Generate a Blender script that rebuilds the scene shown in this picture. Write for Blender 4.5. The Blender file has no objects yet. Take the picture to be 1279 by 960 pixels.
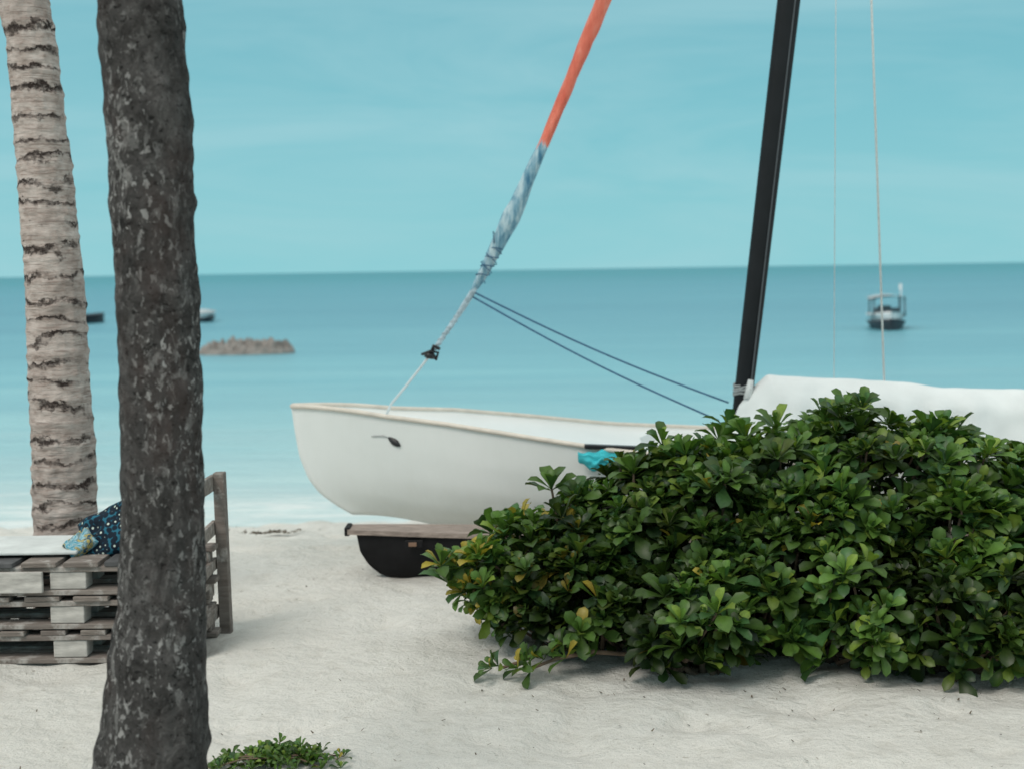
import bpy, math, random
import numpy as np
from mathutils import Vector, Matrix, noise
random.seed(7); rng=np.random.default_rng(7)
S=bpy.context.scene
C=S.collection
# ---------------------------------------------------------------- helpers
def link(o,parent=None):
    C.objects.link(o)
    if parent: o.parent=parent
    return o
def empty(name):
    return link(bpy.data.objects.new(name,None))
def mk(name,v,f,mat=None,parent=None,smooth=True):
    me=bpy.data.meshes.new(name); me.from_pydata([tuple(p) for p in v],[],[tuple(q) for q in f]); me.update()
    if smooth: me.polygons.foreach_set("use_smooth",[True]*len(me.polygons))
    if mat: me.materials.append(mat)
    return link(bpy.data.objects.new(name,me),parent)
class N:
    def __init__(s,name,rough=.6,spec=.5):
        s.m=bpy.data.materials.new(name); s.m.use_nodes=True; s.t=s.m.node_tree
        s.b=s.t.nodes["Principled BSDF"]; s.b.inputs["Roughness"].default_value=rough
        s.b.inputs["Specular IOR Level"].default_value=spec
    def n(s,typ,**k):
        x=s.t.nodes.new(typ)
        for a,b in k.items(): setattr(x,a,b)
        return x
    def l(s,a,b): s.t.links.new(a,b)
    def coord(s,scale=(1,1,1),kind="Object"):
        c=s.n("ShaderNodeTexCoord"); m=s.n("ShaderNodeMapping"); m.inputs["Scale"].default_value=scale
        s.l(c.outputs[kind],m.inputs[0]); return m.outputs[0]
    def noise(s,vec,scale,detail=6,rough=.6,dist=0):
        x=s.n("ShaderNodeTexNoise"); x.inputs["Scale"].default_value=scale; x.inputs["Detail"].default_value=detail
        x.inputs["Roughness"].default_value=rough; x.inputs["Distortion"].default_value=dist
        s.l(vec,x.inputs["Vector"]); return x.outputs["Fac"]
    def ramp(s,fac,stops):
        r=s.n("ShaderNodeValToRGB"); e=r.color_ramp.elements
        while len(e)<len(stops): e.new(.5)
        for i,(p,c) in enumerate(stops):
            e[i].position=p; e[i].color=c if len(c)==4 else (*c,1)
        s.l(fac,r.inputs[0]); return r.outputs[0]
    def mix(s,fac,a,b,mode="MIX"):
        m=s.n("ShaderNodeMix",data_type="RGBA",blend_type=mode)
        if hasattr(fac,"links"): s.l(fac,m.inputs[0])
        else: m.inputs[0].default_value=fac
        for q,i in ((a,6),(b,7)):
            if hasattr(q,"links"): s.l(q,m.inputs[i])
            else: m.inputs[i].default_value=q if len(q)==4 else (*q,1)
        return m.outputs[2]
    def math(s,op,a,b=0,c=0):
        m=s.n("ShaderNodeMath",operation=op)
        for i,q in enumerate((a,b,c)):
            if hasattr(q,"links"): s.l(q,m.inputs[i])
            else: m.inputs[i].default_value=q
        return m.outputs[0]
    def col(s,c):
        if hasattr(c,"links"): s.l(c,s.b.inputs["Base Color"])
        else: s.b.inputs["Base Color"].default_value=c if len(c)==4 else (*c,1)
    def bump(s,h,strength=.5,dist=.01):
        b=s.n("ShaderNodeBump"); b.inputs["Strength"].default_value=strength; b.inputs["Distance"].default_value=dist
        s.l(h,b.inputs["Height"]); s.l(b.outputs[0],s.b.inputs["Normal"])
def simple(name,c,rough=.6,var=.12,scale=20,bump=0,spec=.5,stretch=(1,1,1)):
    m=N(name,rough,spec); v=m.coord(stretch); f=m.noise(v,scale)
    m.col(m.ramp(f,[(.3,tuple(x*(1-var) for x in c[:3])),(.7,tuple(min(1,x*(1+var)) for x in c[:3]))]))
    if bump: m.bump(f,bump,.005)
    return m.m

# ---------------------------------------------------------------- camera
p=math.atan(143/1776); r=math.radians(.85)
F=Vector((0,math.cos(p),-math.sin(p))); U0=Vector((0,math.sin(p),math.cos(p))); R0=Vector((1,0,0))
Rt=R0*math.cos(r)-U0*math.sin(r); Up=R0*math.sin(r)+U0*math.cos(r)
cam=bpy.data.cameras.new("camera"); co=link(bpy.data.objects.new("camera",cam))
M=Matrix.Identity(4)
for i in range(3): M[i][0]=Rt[i]; M[i][1]=Up[i]; M[i][2]=-F[i]
M[2][3]=1.55
co.matrix_world=M; cam.lens=50; cam.sensor_width=36; cam.clip_end=20000; cam.clip_start=.05
cam.dof.use_dof=True; cam.dof.focus_distance=5.0; cam.dof.aperture_fstop=2.8
S.camera=co
S.view_settings.view_transform='Standard'; S.view_settings.look='None'; S.view_settings.exposure=0

# ---------------------------------------------------------------- world + sun (thin overcast over a clear sky)
w=bpy.data.worlds.new("World"); S.world=w; w.use_nodes=True; t=w.node_tree; t.nodes.clear()
def wn(x): return t.nodes.new(x)
sky=wn("ShaderNodeTexSky"); sky.sky_type='NISHITA'; sky.sun_disc=False
EL,AZ=50,-145
sky.sun_elevation=math.radians(EL); sky.sun_rotation=math.radians(AZ)
bg1=wn("ShaderNodeBackground"); bg1.inputs[1].default_value=.08; t.links.new(sky.outputs[0],bg1.inputs[0])
tc=wn("ShaderNodeTexCoord"); sx=wn("ShaderNodeSeparateXYZ"); t.links.new(tc.outputs["Generated"],sx.inputs[0])
cr=wn("ShaderNodeValToRGB"); e=cr.color_ramp.elements
st_=[(0,(.275,.640,.700)),(.04,(.255,.610,.675)),(.10,(.215,.560,.635)),(.19,(.175,.485,.570)),(.32,(.80,.89,.89)),(1,(1,1,.95))]
while len(e)<len(st_): e.new(.5)
for i,(q,c) in enumerate(st_): e[i].position=q; e[i].color=(*c,1)
t.links.new(sx.outputs[2],cr.inputs[0])
mp=wn("ShaderNodeMapping"); mp.inputs["Scale"].default_value=(1.1,1.1,7); mp.inputs["Rotation"].default_value=(.08,.30,0)
nz=wn("ShaderNodeTexNoise"); nz.inputs["Scale"].default_value=2.3; nz.inputs["Detail"].default_value=9; nz.inputs["Roughness"].default_value=.6; nz.inputs["Distortion"].default_value=.7
c2=wn("ShaderNodeValToRGB"); c2.color_ramp.elements[0].position=.40; c2.color_ramp.elements[0].color=(0,0,0,1)
c2.color_ramp.elements[1].position=.72; c2.color_ramp.elements[1].color=(.55,.55,.55,1)
t.links.new(tc.outputs["Generated"],mp.inputs[0]); t.links.new(mp.outputs[0],nz.inputs["Vector"]); t.links.new(nz.outputs["Fac"],c2.inputs[0])
cm=wn("ShaderNodeMix"); cm.data_type='RGBA'; t.links.new(c2.outputs[0],cm.inputs[0]); t.links.new(cr.outputs[0],cm.inputs[6]); cm.inputs[7].default_value=(.42,.69,.74,1)
bg2=wn("ShaderNodeBackground"); bg2.inputs[1].default_value=1.0; t.links.new(cm.outputs[2],bg2.inputs[0])
ms=wn("ShaderNodeMixShader"); ms.inputs[0].default_value=.93
t.links.new(bg1.outputs[0],ms.inputs[1]); t.links.new(bg2.outputs[0],ms.inputs[2])
wo=wn("ShaderNodeOutputWorld"); t.links.new(ms.outputs[0],wo.inputs[0])
sd=bpy.data.lights.new("sun","SUN"); so=link(bpy.data.objects.new("sun",sd)); sd.energy=1.95; sd.angle=math.radians(26); sd.color=(1,.92,.84)
a=math.radians(AZ); e=math.radians(EL)
D=Vector((math.sin(a)*math.cos(e),math.cos(a)*math.cos(e),math.sin(e)))
so.rotation_euler=D.to_track_quat('Z','Y').to_euler()

# ---------------------------------------------------------------- ground
def gz(x,y):
    z=0
    if y>8.0:
        z=-.95*((min(y,14)-8.0)/6.0)**1.15
        if y>14: z-= .16*(min(y,40)-14)
        if y>40: z-= .01*(min(y,500)-40)
    if abs(x)<15 and -4<y<20:
        z+=.024*noise.noise(Vector((x*.7,y*.7,3)))+.020*noise.noise(Vector((x*2.1,y*2.1,1)))
        z+=.013*noise.noise(Vector((x*5.5,y*5.5,5)))+.005*noise.noise(Vector((x*13,y*13,5)))
        d=noise.noise(Vector((x*3.2+9,y*3.2,2))); z-=.07*max(0,d-.22)
        d=noise.noise(Vector((x*4.3+2,y*4.3,8))); z-=.06*max(0,d-.25)
        if y>8.3: z+=.05*noise.noise(Vector((x*2.6,y*1.6,12)))*min(1,(y-8.3))
    return z
def axis(core0,core1,step,far0,far1):
    c=list(np.arange(core0,core1,step)); 
    lo=[];x=core0;s=step
    while x>far0: s*=1.35; x-=s; lo.append(x)
    hi=[];x=c[-1];s=step
    while x<far1: s*=1.35; x+=s; hi.append(x)
    return lo[::-1]+c+hi
xs=axis(-4.6,4.6,.03,-5000,5000); ys=axis(3.6,15,.032,-300,6000)
V=[(x,y,gz(x,y)) for y in ys for x in xs]; nx=len(xs)
Fc=[(j*nx+i,j*nx+i+1,(j+1)*nx+i+1,(j+1)*nx+i) for j in range(len(ys)-1) for i in range(nx-1)]
m=N("sand",.95,.12); v=m.coord(); n1=m.noise(v,1.1,5); n2=m.noise(v,230,3); n3=m.noise(v,13,7,.68)
c=m.ramp(n1,[(.3,(.74,.72,.665)),(.7,(.83,.815,.765))])
c=m.mix(.36,c,m.ramp(n2,[(.35,(.58,.58,.58)),(.65,(1,1,1))]),"MULTIPLY")
c=m.mix(.42,c,m.ramp(n3,[(.30,(.72,.70,.66)),(.5,(1,1,1))]),"MULTIPLY")
deb=m.noise(v,34,3,.5,.6); c=m.mix(m.ramp(deb,[(.70,(0,0,0)),(.73,(.6,.6,.6))]),c,(.25,.21,.16))
g=m.n("ShaderNodeNewGeometry"); sp=m.n("ShaderNodeSeparateXYZ"); m.l(g.outputs["Position"],sp.inputs[0])
wet=m.n("ShaderNodeMapRange"); m.l(m.math("ADD",sp.outputs["Z"],m.math("MULTIPLY",n1,.12)),wet.inputs[0]); wet.inputs[1].default_value=-.82; wet.inputs[2].default_value=-.70; wet.inputs[3].default_value=.5; wet.inputs[4].default_value=0
c=m.mix(wet.outputs[0],c,(.56,.56,.52))
m.col(c)
h=m.math("ADD",m.math("MULTIPLY",n3,1.0),m.math("MULTIPLY",n2,.12)); m.bump(h,.9,.045)
mk("sand_ground",V,Fc,m.m)

# ---------------------------------------------------------------- sea
SEA=-.92
xs=axis(-12,12,1.0,-9000,9000); ys=axis(12.0,40,1.0,11.9,12000)
V=[(x,y,SEA) for y in ys for x in xs]; nx=len(xs)
Fc=[(j*nx+i,j*nx+i+1,(j+1)*nx+i+1,(j+1)*nx+i) for j in range(len(ys)-1) for i in range(nx-1)]
m=N("sea_water",.32,.16)
g=m.n("ShaderNodeNewGeometry"); sp=m.n("ShaderNodeSeparateXYZ"); m.l(g.outputs["Position"],sp.inputs[0])
vs=m.coord((.04,.25,1)); nn=m.noise(vs,1.0,5)
dist=m.math("ADD",sp.outputs["Y"],m.math("MULTIPLY",m.math("SUBTRACT",nn,.5),m.math("MULTIPLY",sp.outputs["Y"],.6)))
lg=m.math("DIVIDE",m.math("LOGARITHM",m.math("MAXIMUM",dist,1),10),4.0)
L=lambda y: math.log10(y)/4
c=m.ramp(lg,[(L(13),(.68,.73,.69)),(L(16),(.54,.68,.67)),(L(21.5),(.36,.60,.62)),(L(34),(.20,.46,.52)),(L(65),(.12,.345,.42)),(L(180),(.065,.285,.36)),(L(600),(.0,.225,.275)),(L(4000),(.0,.20,.25))])
v2=m.coord((.12,.9,1)); s1=m.noise(v2,.6,8,.6)
c=m.mix(.5,c,m.ramp(s1,[(.35,(.72,.80,.85)),(.65,(1.0,1.0,1.0))]),"MULTIPLY")
v3=m.coord((.010,.06,1)); s3=m.noise(v3,1,6,.6)
c=m.mix(.6,c,m.ramp(s3,[(.38,(.68,.80,.86)),(.62,(1.0,1.0,1.0))]),"MULTIPLY")
vf=m.coord((.45,1.6,1)); fo=m.noise(vf,1.3,9,.68,.9)
near=m.n("ShaderNodeMapRange"); m.l(sp.outputs["Y"],near.inputs[0]); near.inputs[1].default_value=13.6; near.inputs[2].default_value=18.0; near.inputs[3].default_value=.22; near.inputs[4].default_value=-.15
fm=m.ramp(m.math("ADD",fo,near.outputs[0]),[(.54,(0,0,0)),(.74,(.8,.8,.8))])
c=m.mix(fm,c,(.78,.80,.78)); m.col(c)
vb=m.coord((.5,1.6,1)); b1=m.noise(vb,1.3,8,.62); m.bump(b1,.9,.22)
mk("sea_water",V,Fc,m.m)

# ---------------------------------------------------------------- generic sweep
def tube(name,pts,rad,mat,parent=None,seg=10,ell=(1,1),twist=0,rfun=None,cap=True):
    pts=[Vector(q) for q in pts]; n=len(pts)
    if not hasattr(rad,"__len__"): rad=[rad]*n
    V=[];Fs=[]
    ref=Vector((0,1,0))
    for i in range(n):
        d=(pts[min(i+1,n-1)]-pts[max(i-1,0)]).normalized()
        rr=ref if abs(d.dot(ref))<.95 else Vector((1,0,0))
        a=rr.cross(d).normalized(); b=d.cross(a)
        for k in range(seg):
            th=2*math.pi*k/seg; R=rad[i]*(rfun(i,th) if rfun else 1)
            ca,sa=math.cos(th)*ell[0],math.sin(th)*ell[1]
            tw=twist*i; ca,sa=ca*math.cos(tw)-sa*math.sin(tw),ca*math.sin(tw)+sa*math.cos(tw)
            V.append(pts[i]+a*ca*R+b*sa*R)
    for i in range(n-1):
        for k in range(seg):
            k2=(k+1)%seg; Fs.append((i*seg+k,i*seg+k2,(i+1)*seg+k2,(i+1)*seg+k))
    if cap: Fs.append(tuple(range(seg))[::-1]); Fs.append(tuple((n-1)*seg+k for k in range(seg)))
    return mk(name,V,Fs,mat,parent)
def interp(tab,z):
    ks=[q[0] for q in tab]; return [float(np.interp(z,ks,[q[j] for q in tab])) for j in range(1,len(tab[0]))]
def resample(pts,n):
    pts=[Vector(q) for q in pts]; d=[0]
    for i in range(1,len(pts)): d.append(d[-1]+(pts[i]-pts[i-1]).length)
    return [Vector([float(np.interp(s,d,[q[k] for q in pts])) for k in range(3)]) for s in np.linspace(0,d[-1],n)]
def box(name,x0,x1,y0,y1,z0,z1,mat,parent,bev=.004,rot=None):
    cx,cy,cz=(x0+x1)/2,(y0+y1)/2,(z0+z1)/2
    V=[(sx*(x1-x0)/2,sy*(y1-y0)/2,sz*(z1-z0)/2) for sx in(-1,1) for sy in(-1,1) for sz in(-1,1)]
    Fs=[(0,1,3,2),(4,6,7,5),(0,4,5,1),(2,3,7,6),(0,2,6,4),(1,5,7,3)]
    o=mk(name,V,Fs,mat,parent,False); o.location=(cx,cy,cz)
    if rot: o.rotation_euler=rot
    if bev:
        b=o.modifiers.new("b","BEVEL"); b.width=bev; b.segments=2
    return o

# ---------------------------------------------------------------- palm trees
def palm(name,tab,trunkmat,ring,crown_h,rough_amp,seedv,seg=64):
    P=empty(name)
    zs=np.concatenate([np.linspace(-.15,3.2,380),np.linspace(3.22,crown_h,110)])
    V=[];Fs=[]
    for z in zs:
        cx,cy,rd=interp(tab,z)
        wob=.012*rough_amp*noise.noise(Vector((z*2.3,seedv,0)))+.008*rough_amp*noise.noise(Vector((z*6,seedv,5)))
        for k in range(seg):
            th=2*math.pi*k/seg
            ph=(z+.02*noise.noise(Vector((math.cos(th)*1.2,math.sin(th)*1.2,z*3+seedv))))/ring
            fr=ph-math.floor(ph)
            lip=.020*rough_amp*(math.exp(-((fr-.5)/.13)**2))*(.3+.9*(noise.noise(Vector((math.cos(th)*1.5,math.sin(th)*1.5,math.floor(ph)*1.7+seedv)))+.5))
            nz=rough_amp*(.011*noise.noise(Vector((math.cos(th)*3,math.sin(th)*3,z*7+seedv)))+.012*noise.noise(Vector((math.cos(th)*7,math.sin(th)*7,z*22))))
            R=rd+nz+lip*.5+.010*rough_amp*noise.noise(Vector((math.cos(th),math.sin(th),z*2.2+seedv)))
            V.append((cx+wob+math.cos(th)*R,cy+math.sin(th)*R,z))
    for i in range(len(zs)-1):
        for k in range(seg):
            k2=(k+1)%seg; Fs.append((i*seg+k,i*seg+k2,(i+1)*seg+k2,(i+1)*seg+k))
    Fs.append(tuple((len(zs)-1)*seg+k for k in range(seg)))
    mk("trunk",V,Fs,trunkmat,P)
    cx,cy,_=interp(tab,crown_h)
    V=[];Fs=[]
    R=random.Random(seedv)
    for i in range(19):
        az=i*2.4+R.uniform(-.2,.2); el=math.radians(R.uniform(-15,75)); Lf=R.uniform(2.3,2.9)
        pos=Vector((cx,cy,crown_h-.05)); steps=22; d=Vector((math.cos(az)*math.cos(el),math.sin(az)*math.cos(el),math.sin(el)))
        side=Vector((-math.sin(az),math.cos(az),0))
        for s in range(steps):
            nd=(d+Vector((0,0,-.085))).normalized(); q=pos+nd*Lf/steps; up=side.cross(nd)
            wd=.018*(1-s/steps)+.004
            b=len(V); V+= [pos+side*wd,pos-side*wd,q-side*wd,q+side*wd]; Fs.append((b,b+1,b+2,b+3))
            if s>2:
                ll=.55*math.sin(math.pi*(.12+.85*s/steps))+.08
                for sg in(-1,1):
                    for hh in(0,.5):
                        st=pos+(q-pos)*hh; tip=st+(side*sg*.85+nd*.55+Vector((0,0,-.35-R.random()*.3))).normalized()*ll
                        wv=nd*.018; mid=(st+tip)/2+Vector((0,0,.03)); b=len(V)
                        V+=[st-wv*.5,st+wv*.5,mid+wv,mid-wv,tip]; Fs+=[(b,b+1,b+2,b+3),(b+3,b+2,b+4)]
            pos=q; d=nd
    mk("fronds",V,Fs,frondmat,P)
    return P
frondmat=simple("palm_frond",(.06,.11,.03),.5,.3,8)
m=N("pale_palm_bark",.9,.2); v=m.coord(); s=m.n("ShaderNodeSeparateXYZ"); m.l(v,s.inputs[0])
nb=m.noise(m.coord((1.0,1.0,1.3)),3.8,8,.74); nlow=m.noise(m.coord((.2,.2,1)),3.2,2,.5)
zz=m.math("ADD",s.outputs["Z"],m.math("MULTIPLY",m.math("SUBTRACT",nb,.5),.26)); zz=m.math("ADD",zz,m.math("MULTIPLY",nlow,.34))
ph=m.math("FRACT",m.math("DIVIDE",zz,.105))
band=m.ramp(ph,[(.30,(0,0,0)),(.45,(1,1,1)),(.54,(1,1,1)),(.60,(0,0,0))])
ms=m.ramp(m.noise(m.coord((5,5,8)),1.0,8,.74),[(.46,(0,0,0)),(.56,(1,1,1))])
faint=m.ramp(m.noise(m.coord((8,8,14)),1.0,6,.7),[(.35,(0,0,0)),(.6,(.45,.45,.45))])
dk=m.math("MULTIPLY",band,ms); dk2=m.math("MULTIPLY",band,faint)
base=m.ramp(m.noise(m.coord((12,12,34)),1,8,.72),[(.28,(.20,.15,.125)),(.46,(.42,.35,.315)),(.70,(.60,.535,.495))])
base=m.mix(m.ramp(m.noise(m.coord((4,4,5)),1.0,5),[(.45,(0,0,0)),(.68,(.55,.55,.55))]),base,(.27,.215,.19))
fine=m.ramp(m.noise(m.coord((5,5,100)),1,4,.6),[(.56,(0,0,0)),(.66,(.65,.65,.65))]); base=m.mix(fine,base,(.17,.125,.105))
base=m.mix(dk2,base,(.10,.07,.06)); base=m.mix(dk,base,(.038,.027,.024))
m.col(base); m.bump(m.math("SUBTRACT",m.noise(m.coord((14,14,60)),1,6),m.math("MULTIPLY",dk,.8)),.9,.014)
bark_pale=m.m
m=N("dark_palm_bark",.92,.2)
n0=m.noise(m.coord((13,13,11)),1,10,.78,.5); base=m.ramp(n0,[(.32,(.018,.017,.017)),(.44,(.052,.049,.047)),(.56,(.095,.090,.087)),(.72,(.20,.19,.185))])
zone=m.ramp(m.noise(m.coord((4.5,4.5,2.2)),1,4,.6),[(.40,(.12,.12,.12)),(.60,(1,1,1))])
li=m.noise(m.coord((24,24,14)),1,8,.75,.6); base=m.mix(m.mix(1,m.ramp(li,[(.54,(0,0,0)),(.59,(.9,.9,.9))]),zone,"MULTIPLY"),base,(.29,.285,.275))
li2=m.noise(m.coord((58,58,36)),1,4,.6,.5); base=m.mix(m.mix(1,m.ramp(li2,[(.57,(0,0,0)),(.62,(.95,.95,.95))]),zone,"MULTIPLY"),base,(.50,.49,.475))
pt=m.noise(m.coord((55,55,75)),1,4,.65); base=m.mix(m.ramp(pt,[(.33,(.9,.9,.9)),(.43,(0,0,0))]),base,(.010,.009,.009))
rd=m.noise(m.coord((5,5,3)),1,4); base=m.mix(m.ramp(rd,[(.52,(0,0,0)),(.7,(.45,.45,.45))]),base,(.095,.062,.055))
m.col(base); m.bump(m.math("ADD",n0,m.math("MULTIPLY",m.noise(m.coord((40,40,34)),1,6,.7),.7)),1.0,.028)
bark_dark=m.m
palm("palm_tree",[(-.15,-.975,3.6,.19),(0,-.965,3.6,.172),(.27,-.954,3.6,.147),(.40,-.939,3.6,.136),(.716,-.908,3.6,.110),(1.027,-.893,3.6,.101),(1.436,-.893,3.6,.102),(1.837,-.899,3.6,.104),(2.232,-.911,3.6,.102),(4,-1.0,3.58,.10),(8.6,-1.6,3.3,.08)],bark_dark,.23,8.6,.52,3)
palm("palm_tree",[(-.15,-2.08,6.55,.17),(.2,-2.075,6.52,.15),(.389,-2.071,6.5,.142),(.613,-2.066,6.5,.140),(1.168,-2.073,6.5,.134),(1.715,-2.083,6.5,.123),(2.255,-2.116,6.5,.112),(2.789,-2.155,6.5,.107),(5,-2.5,6.4,.1),(9.2,-3.2,6.2,.08)],bark_pale,.105,9.2,.6,11)

# ---------------------------------------------------------------- foliage builder
def leaf_template():
    rows=[(0,.10,0),(.25,.26,.00),(.5,.60,.02),(.75,1.0,.03),(.93,.80,-.01)]
    V=[]
    for t_,w_,z_ in rows:
        V+= [(t_,-w_/2,z_+.10*w_),(t_,0,z_),(t_,w_/2,z_+.10*w_)]
    V.append((1.0,0,-.05)); F=[]
    for i in range(4):
        b=i*3; F+=[(b,b+3,b+4,b+1),(b+1,b+4,b+5,b+2)]
    F+=[(12,15,13,13),(13,15,14,14)]
    return np.array(V),F
LT,LF=leaf_template()
def leaves_mesh(name,specs,mat,parent):
    nL=len(specs); nv=len(LT)
    pos=np.array([s[0] for s in specs]); d=np.array([s[1] for s in specs]); nrm=np.array([s[2] for s in specs])
    Ln=np.array([s[3] for s in specs]); Wd=np.array([s[4] for s in specs]); col=np.array([s[5] for s in specs])
    d/=np.linalg.norm(d,axis=1,keepdims=True); nrm-=d*(nrm*d).sum(1,keepdims=True); nrm/=np.linalg.norm(nrm,axis=1,keepdims=True)+1e-9
    sd_=np.cross(nrm,d)
    droop=rng.uniform(-.12,.36,nL)
    T=LT[None]; x=T[...,0]*Ln[:,None]; y=T[...,1]*Wd[:,None]; z=T[...,2]*Ln[:,None]-(T[...,0]**2)*droop[:,None]*Ln[:,None]
    P=pos[:,None]+x[...,None]*d[:,None]+y[...,None]*sd_[:,None]+z[...,None]*nrm[:,None]
    P=P.reshape(-1,3)
    faces=[]
    for i in range(nL):
        o=i*nv
        for f in LF:
            faces.append((o+f[0],o+f[1],o+f[2],o+f[3]) if f[2]!=f[3] else (o+f[0],o+f[1],o+f[2]))
    me=bpy.data.meshes.new(name); me.from_pydata(P.tolist(),[],faces); me.update()
    me.polygons.foreach_set("use_smooth",[True]*len(me.polygons))
    ca=me.color_attributes.new("lc","FLOAT_COLOR","POINT")
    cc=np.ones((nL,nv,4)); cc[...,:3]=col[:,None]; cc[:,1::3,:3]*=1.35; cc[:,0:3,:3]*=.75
    ca.data.foreach_set("color",cc.reshape(-1).astype(np.float32))
    me.materials.append(mat); return link(bpy.data.objects.new(name,me),parent)
m=N("shrub_leaf",.42,.34); at=m.n("ShaderNodeAttribute",attribute_name="lc"); nb=m.noise(m.coord(),60,3)
c=m.mix(.5,at.outputs["Color"],m.ramp(nb,[(.3,(.7,.7,.7)),(.7,(1.2,1.2,1.2))]),"MULTIPLY"); m.col(c)
tr=m.n("ShaderNodeBsdfTranslucent"); m.l(m.mix(1,c,(1.3,1.4,.5),"MULTIPLY"),tr.inputs[0]); ms=m.n("ShaderNodeMixShader"); ms.inputs[0].default_value=.2
m.l(m.b.outputs[0],ms.inputs[1]); m.l(tr.outputs[0],ms.inputs[2]); m.l(ms.outputs[0],m.t.nodes["Material Output"].inputs[0]); leafmat=m.m
barkmat=simple("shrub_stem",(.13,.09,.06),.85,.35,30,.5)

def rosette(specs,c,axis_,size,nleaf,tone,yel=0):
    a=Vector(axis_).normalized(); s=a.orthogonal().normalized(); b=a.cross(s); ph0=random.random()*6
    for i in range(nleaf):
        f=i/(nleaf-1); el=math.radians(8+68*f**.85+random.uniform(-12,12)); ph=ph0+i*2.4
        o=s*math.cos(ph)+b*math.sin(ph); d=a*math.cos(el)+o*math.sin(el)
        nrm=a*math.sin(el)-o*math.cos(el)
        nrm=nrm+Vector((random.uniform(-.3,.3),random.uniform(-.3,.3),random.uniform(-.3,.3)))
        L_=size*(.62+.45*f)*random.uniform(.82,1.18)
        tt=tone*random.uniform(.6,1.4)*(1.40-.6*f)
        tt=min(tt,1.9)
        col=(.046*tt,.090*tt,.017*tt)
        q=random.random()
        if q<.14: col=(.092*tt,.135*tt,.022*tt)
        elif q<.30: col=(.028*tt,.068*tt,.020*tt)
        if random.random()<yel: ty=min(tt,1.15); col=(.25*ty,.20*ty,.030*ty)
        specs.append((tuple(c-a*.02*f*size*4),tuple(d),tuple(nrm),L_,L_*random.uniform(.38,.50),col))
lumps=[(1.46,5.95,.48,.42,.46,.43),(1.12,5.92,.42,.34,.42,.44),(.80,5.88,.40,.30,.40,.41),(.52,5.88,.33,.25,.36,.37),(.29,5.87,.29,.20,.30,.30),(.08,5.85,.27,.25,.28,.22),(-.10,5.82,.27,.14,.2,.12),
 (1.84,5.92,.42,.34,.46,.42),(2.20,5.92,.33,.36,.5,.38),(2.7,5.95,.33,.45,.55,.36),(3.15,6.0,.33,.45,.5,.33),
 (.70,5.40,.18,.25,.28,.20),(1.02,5.55,.28,.24,.30,.25),(1.32,5.46,.25,.26,.30,.25),(1.68,5.34,.20,.28,.27,.20),(2.02,5.34,.22,.27,.28,.22),(2.4,5.38,.24,.35,.32,.24),(.33,5.66,.22,.22,.24,.16),(2.85,5.5,.24,.35,.4,.26),(.12,5.68,.15,.14,.14,.08),
 (1.22,5.62,.52,.20,.22,.16),(1.75,5.58,.48,.22,.22,.16),(.72,5.60,.42,.18,.20,.14)]
B=empty("sea_lettuce_bush"); specs=[]; stems=[]
def inside(q,skip,k=.80):
    for i,l in enumerate(lumps):
        if i==skip: continue
        if sum(((q[j]-l[j])/(l[j+3]*k))**2 for j in range(3))<1: return True
    return False
for li_,l in enumerate(lumps):
    area=4*math.pi*((l[3]*l[4])**1.6/3+(l[3]*l[5])**1.6/3+(l[4]*l[5])**1.6/3)**(1/1.6)
    nr=int(area/.0066)
    for _ in range(nr):
        u=Vector(rng.normal(size=3)).normalized(); 
        if u.z<-.8: continue
        k=random.uniform(.86,1.04) if random.random()<.75 else random.uniform(.5,.86)
        if random.random()<.08: k*=1.14
        k*=1+.27*noise.noise(Vector((u.x*2.2+li_*3,u.y*2.2,u.z*2.2)))
        q=Vector((l[0]+u.x*l[3]*k,l[1]+u.y*l[4]*k,l[2]+u.z*l[5]*k))
        if q.z<.05 or inside(q,li_): continue
        nrm=Vector((u.x/l[3],u.y/l[4],u.z/l[5])).normalized()
        ax=nrm*.60+Vector((0,0,.85))+Vector(rng.normal(size=3))*.28
        patch=noise.noise(q*3.0)
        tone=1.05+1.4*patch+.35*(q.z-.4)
        if k<.85: tone*=.5  # shade inside the bush put into the colour of the inner leaves
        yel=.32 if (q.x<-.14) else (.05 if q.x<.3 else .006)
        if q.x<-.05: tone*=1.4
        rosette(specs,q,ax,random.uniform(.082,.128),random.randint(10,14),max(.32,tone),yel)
        if random.random()<.22: stems.append((q,l))
for q in [(.155,5.75,.66),(.62,5.85,.82),(1.42,5.95,.94),(-.22,5.75,.34),(-.27,5.75,.28),(-.30,5.72,.36),(1.1,5.9,.88),(1.8,5.9,.86),(1.3,5.9,.92),(2.1,5.85,.72)]:
    rosette(specs,Vector(q),(random.uniform(-.2,.2),-.2,1),.12,12,1.3,.15 if q[0]<0 else 0)
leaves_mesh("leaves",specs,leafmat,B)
V=[];Fs=[]
def addtube(V,Fs,pts,rads,seg=6):
    base=len(V); n=len(pts)
    for i in range(n):
        d=(pts[min(i+1,n-1)]-pts[max(i-1,0)]).normalized(); a=d.orthogonal().normalized(); b=d.cross(a)
        for k in range(seg):
            th=2*math.pi*k/seg; V.append(pts[i]+(a*math.cos(th)+b*math.sin(th))*rads[i])
    for i in range(n-1):
        for k in range(seg):
            k2=(k+1)%seg; Fs.append((base+i*seg+k,base+i*seg+k2,base+(i+1)*seg+k2,base+(i+1)*seg+k))
stems.append((Vector((.155,5.75,.66)),lumps[4]))
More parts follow.
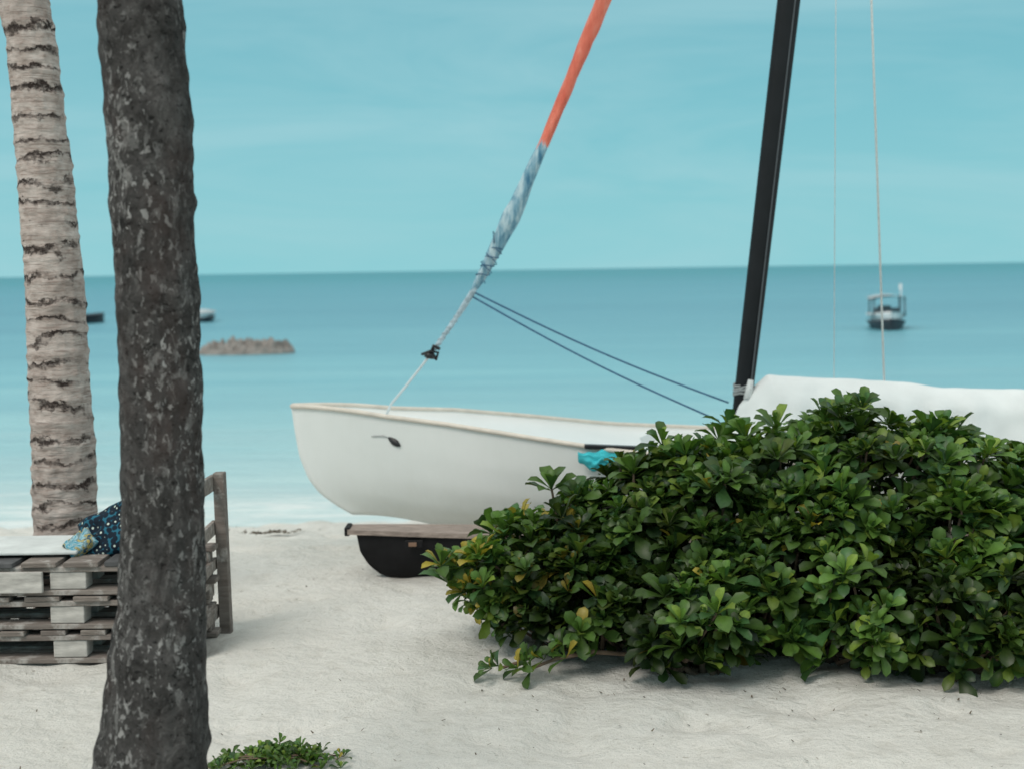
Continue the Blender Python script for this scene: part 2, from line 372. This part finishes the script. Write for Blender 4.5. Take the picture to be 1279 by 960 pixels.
for q,l in stems:
    g0=Vector((max(.35,l[0]+random.uniform(-.1,.1)),l[1]+random.uniform(-.1,.1)+.08,-.02)); 
    mid=g0.lerp(q,.5)+Vector((random.uniform(-.05,.05),random.uniform(0,.08),-.06))
    pts=[g0,g0.lerp(mid,.5)+Vector((0,0,.02)),mid,mid.lerp(q,.5),q]; addtube(V,Fs,pts,[.016,.013,.010,.007,.005])
sp2=[]
for pts in [[(.45,5.6,.08),(.30,5.50,.13),(.15,5.42,.10),(.03,5.38,.05),(-.05,5.36,.03)],[(.5,5.5,.03),(.3,5.42,.07),(.15,5.36,.06),(.05,5.33,.03)],[(.25,5.8,.2),(.05,5.7,.15),(-.06,5.66,.12)]]:
    P_=[Vector(q) for q in pts]; addtube(V,Fs,P_,[.010]*2+[.007]*(len(P_)-2))
    for q in P_[-3:]:
        for _ in range(2): rosette(sp2,q+Vector((random.uniform(-.05,.05),random.uniform(-.04,.04),.01)),(-.7,-.3,.5),.08,6,1.2,.10)
leaves_mesh("low_branch_leaves",sp2,leafmat,B)
mk("stems",V,Fs,barkmat,B)
CP=empty("beach_creeper_plant"); sp3=[]; V=[];Fs=[]
for _ in range(80):
    x=random.gauss(-.77,.085); y=random.gauss(4.42,.045); z=gz(x,y)+.008+max(0,.025*(1-abs(x+.77)/.2))
    rosette(sp3,Vector((x,y,z)),(random.uniform(-.5,.5),random.uniform(-.6,.2),1),random.uniform(.03,.05),7,random.uniform(.9,1.7),.01)
for _ in range(14):
    x=random.uniform(-.99,-.54); y=random.uniform(4.34,4.5); q=Vector((x,y,gz(x,y)+.008)); e_=Vector((-.77,4.4,.02))
    addtube(V,Fs,[e_,e_.lerp(q,.5)+Vector((0,0,.015)),q],[.003,.003,.002]); rosette(sp3,q,(0,0,1),.035,5,1.4,.05)
leaves_mesh("leaves",sp3,leafmat,CP); mk("runners",V,Fs,barkmat,CP)

# ---------------------------------------------------------------- sailing dinghy
BT=empty("sailing_dinghy")
m=N("white_gelcoat",.35,.4); v=m.coord(); n=m.noise(v,2.5,6,.6); s=m.n("ShaderNodeSeparateXYZ"); m.l(v,s.inputs[0])
c=m.ramp(n,[(.3,(.79,.81,.79)),(.7,(.85,.865,.85))])
low=m.n("ShaderNodeMapRange"); m.l(s.outputs["Z"],low.inputs[0]); low.inputs[1].default_value=.05; low.inputs[2].default_value=.4; low.inputs[3].default_value=.35; low.inputs[4].default_value=0
st=m.noise(m.coord((14,14,1.5)),1,6,.7)
c=m.mix(m.math("MULTIPLY",m.math("ADD",low.outputs[0],.12),st),c,(.50,.47,.39)); m.col(c); gel=m.m
cream=simple("cream_rail",(.70,.63,.55),.5,.12,12); blackm=simple("black_fitting",(.012,.012,.014),.4,.3,30)
stem=[(0,-.94,.145),(.10,-1.03,.20),(.22,-1.128,.275),(.35,-1.19,.36),(.55,-1.238,.49),(.8,-1.262,.64),(1.0,-1.278,.78)]
btab=[(0,.012),(.03,.06),(.08,.16),(.13,.24),(.2,.40),(.3,.57),(.4,.69),(.55,.77),(.75,.77),(1,.62)]
ptab=[(0,.0),(.05,.28),(.12,.50),(.25,.72),(.45,.88),(.7,.96),(1,1.0)]
ztab=[(0,.78),(.12,.735),(.2,.702),(.3,.64),(.406,.572),(.6,.51),(.8,.48),(1,.48)]
zb=[(0,.145),(.08,.09),(.2,.02),(.35,-.015),(.8,-.01),(1,.06)]
ns,nt=46,22; XE=3.35; CY=8.2
def hp(s,t,sg):
    x0=interp(stem,t)[0]; x=x0+(XE-x0)*s
    zt=interp(ztab,s)[0]; z0=interp(zb,s)[0]
    z=z0+(zt-z0)*t
    zs_=interp(stem,t)[1]; wgt=max(0,1-s/.12); z=z*(1-wgt)+zs_*wgt
    B_=interp(btab,s)[0]*interp(ptab,t)[0]*1.0
    return (x,CY+sg*(B_+.004),z)
ss=[(i/(ns-1))**1.3 for i in range(ns)]; ts=[(i/(nt-1)) for i in range(nt)]
V=[];Fs=[]
for sg in(-1,1):
    b=len(V)
    for s_ in ss:
        for t_ in ts: V.append(hp(s_,t_,sg))
    for i in range(ns-1):
        for j in range(nt-1):
            q=(b+i*nt+j,b+(i+1)*nt+j,b+(i+1)*nt+j+1,b+i*nt+j+1); Fs.append(q if sg<0 else q[::-1])
h=ns*nt
for j in range(nt-1): Fs.append((j,j+1,h+j+1,h+j)); Fs.append(((ns-1)*nt+j,h+(ns-1)*nt+j,h+(ns-1)*nt+j+1,(ns-1)*nt+j+1))
for i in range(ns-1): Fs.append((i*nt,h+i*nt,h+(i+1)*nt,(i+1)*nt))
mk("hull",V,Fs,gel,BT)
V=[];Fs=[];W_=9
for i,s_ in enumerate(ss):
    a_=Vector(hp(s_,1,-1)); b_=Vector(hp(s_,1,1))
    for k in range(W_):
        f=k/(W_-1); q=a_.lerp(b_,f); q.z+=-.010-.035*min(1,s_/.2)*math.sin(math.pi*f)*(1 if s_<.45 else 0)
        if s_>=.45 and .2<f<.8: q.z-=.28
        V.append(q)
for i in range(ns-1):
    for k in range(W_-1): Fs.append((i*W_+k,(i+1)*W_+k,(i+1)*W_+k+1,i*W_+k+1))
mk("deck",V,Fs,gel,BT,False)
for nm,sg in(("port_rail",-1),("starboard_rail",1)):
    pts=[Vector(hp(s_,1,sg))+Vector((0,sg*.008,.006)) for s_ in ss]; tube(nm,pts,.013,cream,BT,8,(1,1))
def side_pt(x,z,out=.0):
    best=None
    for s_ in np.linspace(0,1,200):
        for t_ in np.linspace(.1,1,40):
            q=hp(s_,t_,-1); d=(q[0]-x)**2+(q[2]-z)**2
            if best is None or d<best[0]: best=(d,q)
    q=Vector(best[1]); q.y-=out; return q
a_=side_pt(-.735,.625,.008); b_=side_pt(-.63,.575,.010)
tube("drain_slot",resample([a_+Vector((.03,0,-.01)),b_],8),[.006,.012,.017,.02,.02,.017,.012,.004],blackm,BT,8,(1,.5))  # black drain slot on the hull side
tube("drain_smear",[side_pt(-.80,.63,.004),a_,a_+Vector((.05,0,-.02))],.003,simple("grey_smear",(.4,.4,.4)),BT,6)  # thin grey tube modelling the dark smear beside the drain outlet
a_=side_pt(.38,.60,.02); box("oarlock_strip",.38,.70,a_.y-.03,a_.y+.02,.588,.612,blackm,BT,.005,(0,math.radians(3),0))
teal=simple("teal_cloth",(.04,.46,.52),.8,.3,12,.5)
V=[];Fs=[];nu,nv=60,24
for i in range(nu):
    for j in range(nv):
        u=i/(nu-1); x=.345+.42*u; f=j/(nv-1); ang=f*math.pi
        ed=math.sin(math.pi*u)**.5*(.75+.5*noise.noise(Vector((x*9,1,0))))
        rr=.055+.05*noise.noise(Vector((x*16,f*4,0)))+.02*noise.noise(Vector((x*40,f*9,3)))
        V.append((x,a_.y-.030-math.sin(ang)*rr*ed,.582-.135*f*(.35+.65*ed)+.02*noise.noise(Vector((x*20,f*2,7)))))
for i in range(nu-1):
    for j in range(nv-1): Fs.append((i*nv+j,(i+1)*nv+j,(i+1)*nv+j+1,i*nv+j+1))
mk("teal_cloth",V,Fs,teal,BT)
mm=simple("black_mast",(.008,.009,.011),.5,.3,6,0,.3)
mz=lambda z:1.34+.1166*(z-.82)
zs=np.linspace(.50,8.0,60)
mw=[float(np.interp(z,[.5,.8,1.2,3,8],[.050,.054,.058,.066,.055])) for z in zs]
tube("mast",[(mz(z),CY,z) for z in zs],mw,mm,BT,28,(1,.62))
tube("sail_track",[(mz(z)+.030,CY-.036,z) for z in np.linspace(.7,7.9,40)],.004,simple("track_grey",(.10,.11,.12),.4),BT,6)
rope=simple("white_rope",(.70,.72,.71),.8,.2,90)
tube("mast_lashing",[(mz(.82)+.060*math.cos(q*.7)+.006*math.sin(q*2.1),CY+.046*math.sin(q*.7),.80+.0022*q+.010*math.sin(q*1.3)) for q in range(34)],.007,simple("dirty_rope",(.30,.32,.32),.85,.35,70),BT,6)
tube("gooseneck",[(mz(.78)+.02,CY-.05,.79),(mz(.84)+.03,CY-.055,.90)],[.026,.016],rope,BT,8)
tube("mast_heel",[(1.33,CY,.46),(1.335,CY,.62)],[.09,.075],gel,BT,16)
box("centre_thwart",1.22,1.46,7.55,8.85,.40,.47,gel,BT,.01)
ZT=[.73,1.07,1.49,1.85,2.26,2.66,3.06,4.2,5.4,6.6]; XT=[-.75,-.46,-.17,.010,.200,.376,.55,1.02,1.51,2.00]
zd=np.linspace(.73,6.6,600); xd=np.interp(zd,ZT,XT); kk=np.ones(41)/41
xp=np.concatenate([xd[0]-(xd[1]-xd[0])*np.arange(20,0,-1),xd,xd[-1]+(xd[-1]-xd[-2])*np.arange(1,21)]); xd=np.convolve(xp,kk,'valid')
sta=lambda z:Vector((float(np.interp(z,zd,xd)),CY,z))
wire=simple("stay_wire",(.62,.68,.70),.35,.1); tube("forestay",[sta(z) for z in np.linspace(.69,6.6,60)],.0075,wire,BT,8)
m=N("furled_jib_cloth",.8,.15); v=m.coord(); s=m.n("ShaderNodeSeparateXYZ"); m.l(v,s.inputs[0])
zn=m.math("ADD",s.outputs["Z"],m.math("MULTIPLY",m.noise(m.coord((25,25,2)),1,4),.22))
blue=m.ramp(m.noise(m.coord((24,24,5)),1,6,.65),[(.33,(.06,.19,.30)),(.46,(.22,.40,.50)),(.62,(.54,.68,.73))])
orng=m.ramp(m.noise(m.coord((14,14,4)),1,5,.6),[(.3,(.66,.12,.08)),(.55,(.84,.22,.15)),(.75,(.90,.36,.28))])
fac=m.n("ShaderNodeMapRange"); m.l(zn,fac.inputs[0]); fac.inputs[1].default_value=2.35; fac.inputs[2].default_value=2.38
fac.inputs[3].default_value=0; fac.inputs[4].default_value=1
m.col(m.mix(fac.outputs[0],blue,orng)); m.bump(m.noise(m.coord((40,40,8)),1,5),.9,.012); jibm=m.m
zs=np.linspace(1.42,6.2,280)
jr=[float(np.interp(z,[1.42,1.5,1.6,1.72,1.85,2.1,2.3,2.6,3.4,6.2],[.014,.024,.030,.040,.050,.043,.036,.041,.041,.026])) for z in zs]
tube("furled_jib",[sta(z) for z in zs],jr,jibm,BT,22,(1,.8),.035,lambda i,th:1+.16*math.sin(2*th+i*.14)+.26*noise.noise(Vector((math.cos(th)*1.8,math.sin(th)*1.8,i*.11))))
navy=simple("navy_line",(.04,.12,.22),.7,.3,60); pale=simple("pale_line",(.40,.48,.52))
for k,(z0,z1,rr,n_,w0) in enumerate([(1.49,1.70,.033,44,.62),(1.10,1.46,.014,110,.62),(1.55,1.68,.037,20,-.75)]):
    tube("jib_wrap_%d"%(k+1),[sta(z0+(z1-z0)*q/n_)+Vector((math.cos(q*w0)*rr,math.sin(q*w0)*rr,-math.cos(q*w0)*rr*.5+.012*noise.noise(Vector((q*.3,k,0))))) for q in range(n_)],.003,navy if k!=1 else pale,BT,5)
tube("jib_foot",[sta(z) for z in np.linspace(1.08,1.45,12)],[.006,.012,.014,.012,.014,.015,.013,.016,.018,.017,.018,.016],simple("pale_cloth",(.40,.51,.57),.8,.4,40),BT,8)
tube("loose_tie",[sta(1.74)+Vector((-.03,-.02,0)),sta(1.74)+Vector((-.05,-.03,.03)),sta(1.74)+Vector((-.045,-.03,-.04))],.003,navy,BT,5)
q=sta(1.07); tube("furler_drum",[q-Vector((.006,0,.025)),q-Vector((.005,0,.02)),q,q+Vector((.008,0,.015))],[.018,.034,.034,.016],blackm,BT,14)
tube("furler_shackle",[q+Vector((-.05,0,-.0)),q+Vector((0,-.03,.02)),q+Vector((.045,0,.01)),q+Vector((.03,0,-.035))],.008,blackm,BT,6)
tube("jib_tack_loose",[q+Vector((.0,0,.0)),q+Vector((.02,-.02,.05)),q+Vector((.055,-.01,.03))],.01,blackm,BT,6)
c0=sta(1.42)
for k,(e1,dz) in enumerate([((1.23,8.05,.78),.01),((1.16,7.95,.69),-.02)]):
    a1=c0+Vector((0,0,dz)); b1_=Vector(e1); tube("jib_sheet_%d"%(k+1),[a1.lerp(b1_,f)-Vector((0,0,.03*math.sin(math.pi*f))) for f in np.linspace(0,1,14)],.0052,navy,BT,6)
tube("shroud",[(2.19,8.3,.60),(1.95,8.2,6.0)],.0065,rope,BT,6)
tube("halyard",[(1.885,8.3,.60),(1.87,8.2,5.9)],.0026,rope,BT,6)
V=[];Fs=[];nu,nv=150,30
top=[(1.275,.70),(1.31,.78),(1.40,.86),(1.48,.925),(1.7,.905),(2.13,.885),(2.5,.835),(2.96,.815),(3.5,.80),(3.75,.74)]
for i in range(nu):
    x=1.275+(3.75-1.275)*i/(nu-1); zt=interp(top,x)[0]+.014*noise.noise(Vector((x*5,0,0)))
    wb=.15*min(1,(x-1.25)/.25)+.02; 
    for j in range(nv):
        f=j/(nv-1)*2-1; sg=1 if f>0 else -1; af=abs(f)
        fold=.026*math.sin(x*17+2*noise.noise(Vector((x*2,sg,0)))*3)*af+.03*noise.noise(Vector((x*7,f*3,2)))
        y=CY+sg*(wb*math.sin(min(1,af*1.7)*math.pi/2)+ .10*max(0,af-.4)+fold)
        z=zt-(.32+.03*noise.noise(Vector((x*3,sg*4,0))))*af**1.7-.02*af*math.sin(x*9)
        V.append((x,y,z))
for i in range(nu-1):
    for j in range(nv-1): Fs.append((i*nv+j,(i+1)*nv+j,(i+1)*nv+j+1,i*nv+j+1))
mk("stowed_sail",V,Fs,simple("white_sailcloth",(.79,.81,.80),.8,.05,5,.25),BT)
tube("boom",[(1.38,CY,.74),(3.9,CY,.68)],.035,mm,BT,14)
box("rudder",3.36,3.62,8.19,8.21,.02,.62,gel,BT,.006)

# ---------------------------------------------------------------- black canoe with timber deck
CN=empty("wooden_canoe")
hullb=simple("black_tarred_hull",(.009,.009,.010),.7,.4,9,.3,.2); woodr=simple("weathered_wood_rail",(.28,.23,.20),.85,.4,14,.5,.3,(1,6,6))
V=[];Fs=[];ns2,nt2=40,14;cy=7.2;x1=2.5
st2=[(0,-.62,0.0),(.12,-.68,.02),(.35,-.745,.08),(.6,-.785,.15),(1,-.80,.240)]
def cp(s,t,sg):
    x0,z0=interp(st2,t); x=x0+(x1-x0)*s; bb=.14*math.sin(math.pi*min(.97,max(.0,.04+s*.94)))**.4*interp([(0,.15),(.2,.62),(.5,.88),(1,1)],t)[0]
    zt=.240-.05*min(1,s*2.2); return (x,cy+sg*(bb+.006),zt*(z0/.24)-.012)
for sg in(-1,1):
    b=len(V)
    for i in range(ns2):
        for j in range(nt2): V.append(cp(i/(ns2-1),j/(nt2-1),sg))
    for i in range(ns2-1):
        for j in range(nt2-1): Fs.append((b+i*nt2+j,b+(i+1)*nt2+j,b+(i+1)*nt2+j+1,b+i*nt2+j+1))
h=ns2*nt2
for j in range(nt2-1): Fs.append((j,j+1,h+j+1,h+j)); Fs.append(((ns2-1)*nt2+j,h+(ns2-1)*nt2+j,h+(ns2-1)*nt2+j+1,(ns2-1)*nt2+j+1))
for i in range(ns2-1): Fs.append((i*nt2,h+i*nt2,h+(i+1)*nt2,(i+1)*nt2))
mk("hull",V,Fs,hullb,CN)
V=[];Fs=[]
for i in range(ns2):
    a1=Vector(cp(i/(ns2-1),1,-1)); b1_=Vector(cp(i/(ns2-1),1,1)); ex=Vector((-.045 if i==0 else 0,0,0))
    for q in (a1+Vector((0,-.016,.0)),b1_+Vector((0,.016,0)),b1_+Vector((0,.016,.024)),a1+Vector((0,-.016,.024))): V.append(q+ex)
for i in range(ns2-1):
    for k in range(4): k2=(k+1)%4; Fs.append((i*4+k,i*4+k2,(i+1)*4+k2,(i+1)*4+k))
Fs+=[(0,1,2,3),((ns2-1)*4,(ns2-1)*4+1,(ns2-1)*4+2,(ns2-1)*4+3)]
mk("timber_deck",V,Fs,woodr,CN,False)
box("bow_cap",-.862,-.835,7.13,7.27,.218,.262,hullb,CN,.006)
box("cleat",-.55,-.46,7.045,7.075,.170,.205,hullb,CN,.003)
box("rust_patch",-.53,-.49,7.035,7.045,.178,.198,simple("rust",(.20,.12,.08),.8),CN,.002)

# ---------------------------------------------------------------- pallet bench
PB=empty("pallet_bench")
m=N("weathered_pallet_wood",.88,.2)
oi=m.n("ShaderNodeObjectInfo")
n1=m.noise(m.coord((4,30,30)),1,8,.7); c=m.ramp(n1,[(.28,(.085,.068,.057)),(.5,(.26,.225,.20)),(.72,(.43,.39,.355))])
c=m.mix(m.ramp(oi.outputs["Random"],[(0,(0,0,0)),(1,(.65,.65,.65))]),c,(.12,.10,.09))
n2=m.noise(m.coord(),9,5,.7); c=m.mix(m.ramp(n2,[(.53,(0,0,0)),(.64,(.55,.55,.55))]),c,(.52,.50,.47)); m.col(c); m.bump(n1,.7,.008); pw=m.m
dkw=simple("grey_board",(.07,.07,.072),.85,.35,16,.4); wht=simple("whitewashed_board",(.43,.41,.38),.85,.32,10,.5,.3,(1,1,4))
X0,X1,Y0,Y1=-3.0,-1.30,5.62,6.10
rj=lambda a=.006: random.uniform(-a,a)
for k in range(3):
    z=.0+k*.139+.002
    for jy,(ya,yb) in enumerate(((Y0,Y0+.10),(5.81,5.90),(Y1-.10,Y1))):
        box("layer%d_bottom_board_%d"%(k+1,jy),X0+rj(.02),X1+rj(.02),ya+rj(),yb,z,z+.020,pw,PB,.003,(rj(.03),rj(.004),0))
        for bx in(-2.93,-2.44,-1.795,-1.375):
            box("layer%d_block"%(k+1),bx-.07+rj(),bx+.07+rj(),ya+.004+rj(.003),yb-.004,z+.0205,z+.0905,wht if bx==-1.795 else pw,PB,.005,(0,0,rj(.04)))
        box("layer%d_stringer_%d"%(k+1,jy),X0+rj(.02),X1+rj(.02),ya+rj(.003),yb,z+.091,z+.112,pw,PB,.003)
    x=X0+.02
    while x<X1-.08:
        wdt=random.choice((.09,.10,.14)); mat=(dkw if random.random()<.5 else pw) if k==2 else pw
        box("layer%d_deck_board"%(k+1),x,min(x+wdt,X1),Y0-.008+rj(),Y1+rj(),z+.1125,z+.132,mat,PB,.003,(0,0,rj(.01))); x+=wdt+random.uniform(.02,.045) if k==2 else wdt+.06
box("front_facing_board",-3.0,-1.885,Y0-.030,Y0-.010,.295,.380,wht,PB,.004,(0,rj(.01),0))
box("seat_mat",-3.0,-1.78,Y0+.09,Y1-.02,.424,.438,simple("pale_mat",(.58,.61,.60),.9,.15,6,.3),PB,.005)
box("arm_post_front",-1.305,-1.26,5.63,5.69,-.02,.69,pw,PB,.004)
box("arm_post_back",-1.294,-1.246,6.09,6.15,-.02,.695,pw,PB,.004,(0,math.radians(-.8),0))
for k,(za,zc) in enumerate(((.62,.69),(.42,.48),(.27,.32),(.06,.12))):
    box("arm_slat_%d"%(k+1),-1.315,-1.297,5.60,6.13,za,zc,pw,PB,.003,(rj(.02),0,0))
def pillow(name,c,w_,h_,th,mat,parent,rot):
    V=[];Fs=[];n=30
    for sgn in(1,-1):
        for i in range(n):
            for j in range(n):
                u=i/(n-1)*2-1; vv=j/(n-1)*2-1
                pin=1-.10*(1-abs(u)**2)*abs(vv)**4; pin2=1-.10*(1-abs(vv)**2)*abs(u)**4
                t=max(0,(1-u**4))**.5*max(0,(1-vv**4))**.5
                t*=1+.4*noise.noise(Vector((u*2.5,vv*2.5,sgn)))
                V.append((u*w_/2*pin2,vv*h_/2*pin,sgn*th/2*t))
    for s_ in(0,1):
        b=s_*n*n
        for i in range(n-1):
            for j in range(n-1):
                q=(b+i*n+j,b+(i+1)*n+j,b+(i+1)*n+j+1,b+i*n+j+1); Fs.append(q if s_==0 else q[::-1])
    o=mk(name,V,Fs,mat,parent); o.location=c; o.rotation_euler=rot; return o
m=N("patterned_cushion_fabric",.85,.2); vo=m.n("ShaderNodeTexVoronoi"); vo.inputs["Scale"].default_value=40; vo.inputs["Randomness"].default_value=.6; m.l(m.coord(),vo.inputs["Vector"])
c=m.ramp(vo.outputs["Distance"],[(.18,(.50,.58,.52)),(.25,(.008,.016,.028)),(.60,(.008,.016,.028)),(.70,(.02,.12,.18))])
m.col(c); cush=m.m
m=N("striped_towel",.95,.1); n1=m.noise(m.coord((1,1,1)),22,3,.5,1); m.col(m.ramp(n1,[(.38,(.08,.28,.38)),(.45,(.34,.48,.50)),(.50,(.10,.20,.26)),(.56,(.48,.38,.10)),(.61,(.03,.08,.13))])); tow=m.m
PC=empty("patterned_cushion")
pillow("cushion_body",(-1.635,5.86,.495),.40,.25,.14,cush,PC,(math.radians(58),math.radians(-26),math.radians(-8)))
TW=empty("beach_towel"); pillow("towel_body",(-1.785,5.78,.455),.13,.10,.06,tow,TW,(math.radians(40),math.radians(-35),math.radians(20)))

# ---------------------------------------------------------------- rocks, boats on the water
m=N("rock",.9,.2); n1=m.noise(m.coord((.9,.9,3)),1.8,8,.75); m.col(m.ramp(n1,[(.3,(.10,.09,.08)),(.5,(.28,.255,.235)),(.75,(.46,.43,.40))])); m.bump(n1,1.0,.12)
V=[];Fs=[];nu,nv=110,34
for i in range(nu):
    for j in range(nv):
        u=i/(nu-1)*2-1; vv=j/(nv-1)*2-1; rr=max(0,1-u*u)**.35*max(0,1-vv*vv)**.5
        V.append((-8.25+1.55*u,44+.8*vv*max(.05,1-u*u)**.5,SEA-.12+rr*(.50+.24*noise.noise(Vector((u*4,vv*2,1)))+.26*noise.noise(Vector((u*12,vv*5,4)))+.12*u)))
for i in range(nu-1):
    for j in range(nv-1): Fs.append((i*nv+j,(i+1)*nv+j,(i+1)*nv+j+1,i*nv+j+1))
mk("rock_outcrop",V,Fs,m.m)
def small_boat(name,c,L_,Bm,H,rot,mats,bow_up=.2):
    P=empty(name); P.location=c; P.rotation_euler=(0,0,rot)
    def grid(mat,nm,z0,z1,k):
        V=[];Fs=[];n=20;q=6
        for sg in(-1,1):
            b=len(V)
            for i in range(n):
                s_=i/(n-1)
                for j in range(q):
                    t_=j/(q-1); x=(s_-.5)*L_; wd=Bm/2*min(1,(math.sin(math.pi*(.14+.86*s_)))**.6 if s_>.2 else .9)*(.55+.45*t_**.6)*k
                    if i==n-1: wd=.005
                    z=z0+(z1-z0)*t_+bow_up*H*(s_**3)*t_; V.append((x,sg*wd,z))
            for i in range(n-1):
                for j in range(q-1): Fs.append((b+i*q+j,b+(i+1)*q+j,b+(i+1)*q+j+1,b+i*q+j+1))
        h=n*q
        for i in range(n-1): Fs.append((i*q+q-1,(i+1)*q+q-1,h+(i+1)*q+q-1,h+i*q+q-1))
        for j in range(q-1): Fs.append((j,j+1,h+j+1,h+j))
        mk(nm,V,Fs,mat,P)
    grid(mats[0],"hull",-.1,H*.5,1); grid(mats[1],"topsides",H*.5,H,1.04)
    return P
wm=simple("boat_white",(.70,.70,.70),.5,.1,3); dm=simple("boat_dark",(.03,.035,.045),.5,.3,3)
sb=small_boat("canopy_boat",(14.43,54.6,SEA),3.6,1.45,.55,math.radians(-100),(dm,wm),.3)
gm=simple("boat_grey",(.14,.17,.19),.6,.2,4)
for k,(x,y) in enumerate(((-1.2,-.58),(-1.2,.58),(.9,-.58),(.9,.58))): tube("canopy_post_%d"%(k+1),[(x,y,.5),(x,y*.96,1.25)],.035,gm,sb,6)
V=[];Fs=[]
for o_ in(1.30,1.24):
    for i in range(10):
        for j in range(7):
            y=-.68+1.36*j/6; V.append((-1.4+2.5*i/9,y,o_-.12*(y/.68)**2))
for o_ in(0,70):
    for i in range(9):
        for j in range(6): Fs.append((o_+i*7+j,o_+(i+1)*7+j,o_+(i+1)*7+j+1,o_+i*7+j+1))
mk("canopy",V,Fs,simple("canopy_cloth",(.38,.44,.46),.8),sb)
box("engine_box",-1.5,-1.2,-.25,.25,.5,.85,gm,sb,.02); box("seat_bench",-.6,-.2,-.5,.5,.55,.78,gm,sb,.02)
tube("flag_pole",[(-1.3,.62,.5),(-1.3,.64,1.68)],.02,wm,sb,6); box("flag",-1.31,-1.29,.56,.66,1.45,1.70,wm,sb,.0)
small_boat("rowing_boat",(-22.3,75,SEA),3.0,1.2,.42,math.radians(75),(dm,dm))
small_boat("rowing_boat",(-16.35,75,SEA),3.2,1.6,.5,math.radians(95),(dm,wm))

# ---------------------------------------------------------------- seaweed on the sand
V=[];Fs=[]
for cx_,cy_,sx,sy,nn_ in((-1.60,9.2,.09,.05,260),(-.75,8.6,.05,.04,30),(-1.9,10.5,.9,.5,60),(-1.0,6.9,.3,.3,16),(.4,4.6,1.3,.3,60),(1.6,4.9,.8,.2,44),(.3,6.3,.5,.5,14),(1.0,5.15,.6,.1,40)):
    for _ in range(nn_):
        x=random.gauss(cx_,sx); y=random.gauss(cy_,sy); z=gz(x,y)+.006; a1=random.random()*6.3; l_=random.uniform(.004,.015)
        if nn_>200: l_*=2; z+=.015
        d=Vector((math.cos(a1),math.sin(a1),random.uniform(-.1,.4)))*l_; s_=Vector((-math.sin(a1),math.cos(a1),0))*l_*.3; q=Vector((x,y,z)); b=len(V)
        V+=[q-s_,q+s_,q+d+s_*.5+Vector((0,0,.004)),q+d-s_*.5+Vector((0,0,.004))]; Fs.append((b,b+1,b+2,b+3))
mk("seaweed_debris",V,Fs,simple("seaweed",(.10,.08,.055),.9,.5,50))
print("leaves",len(specs))
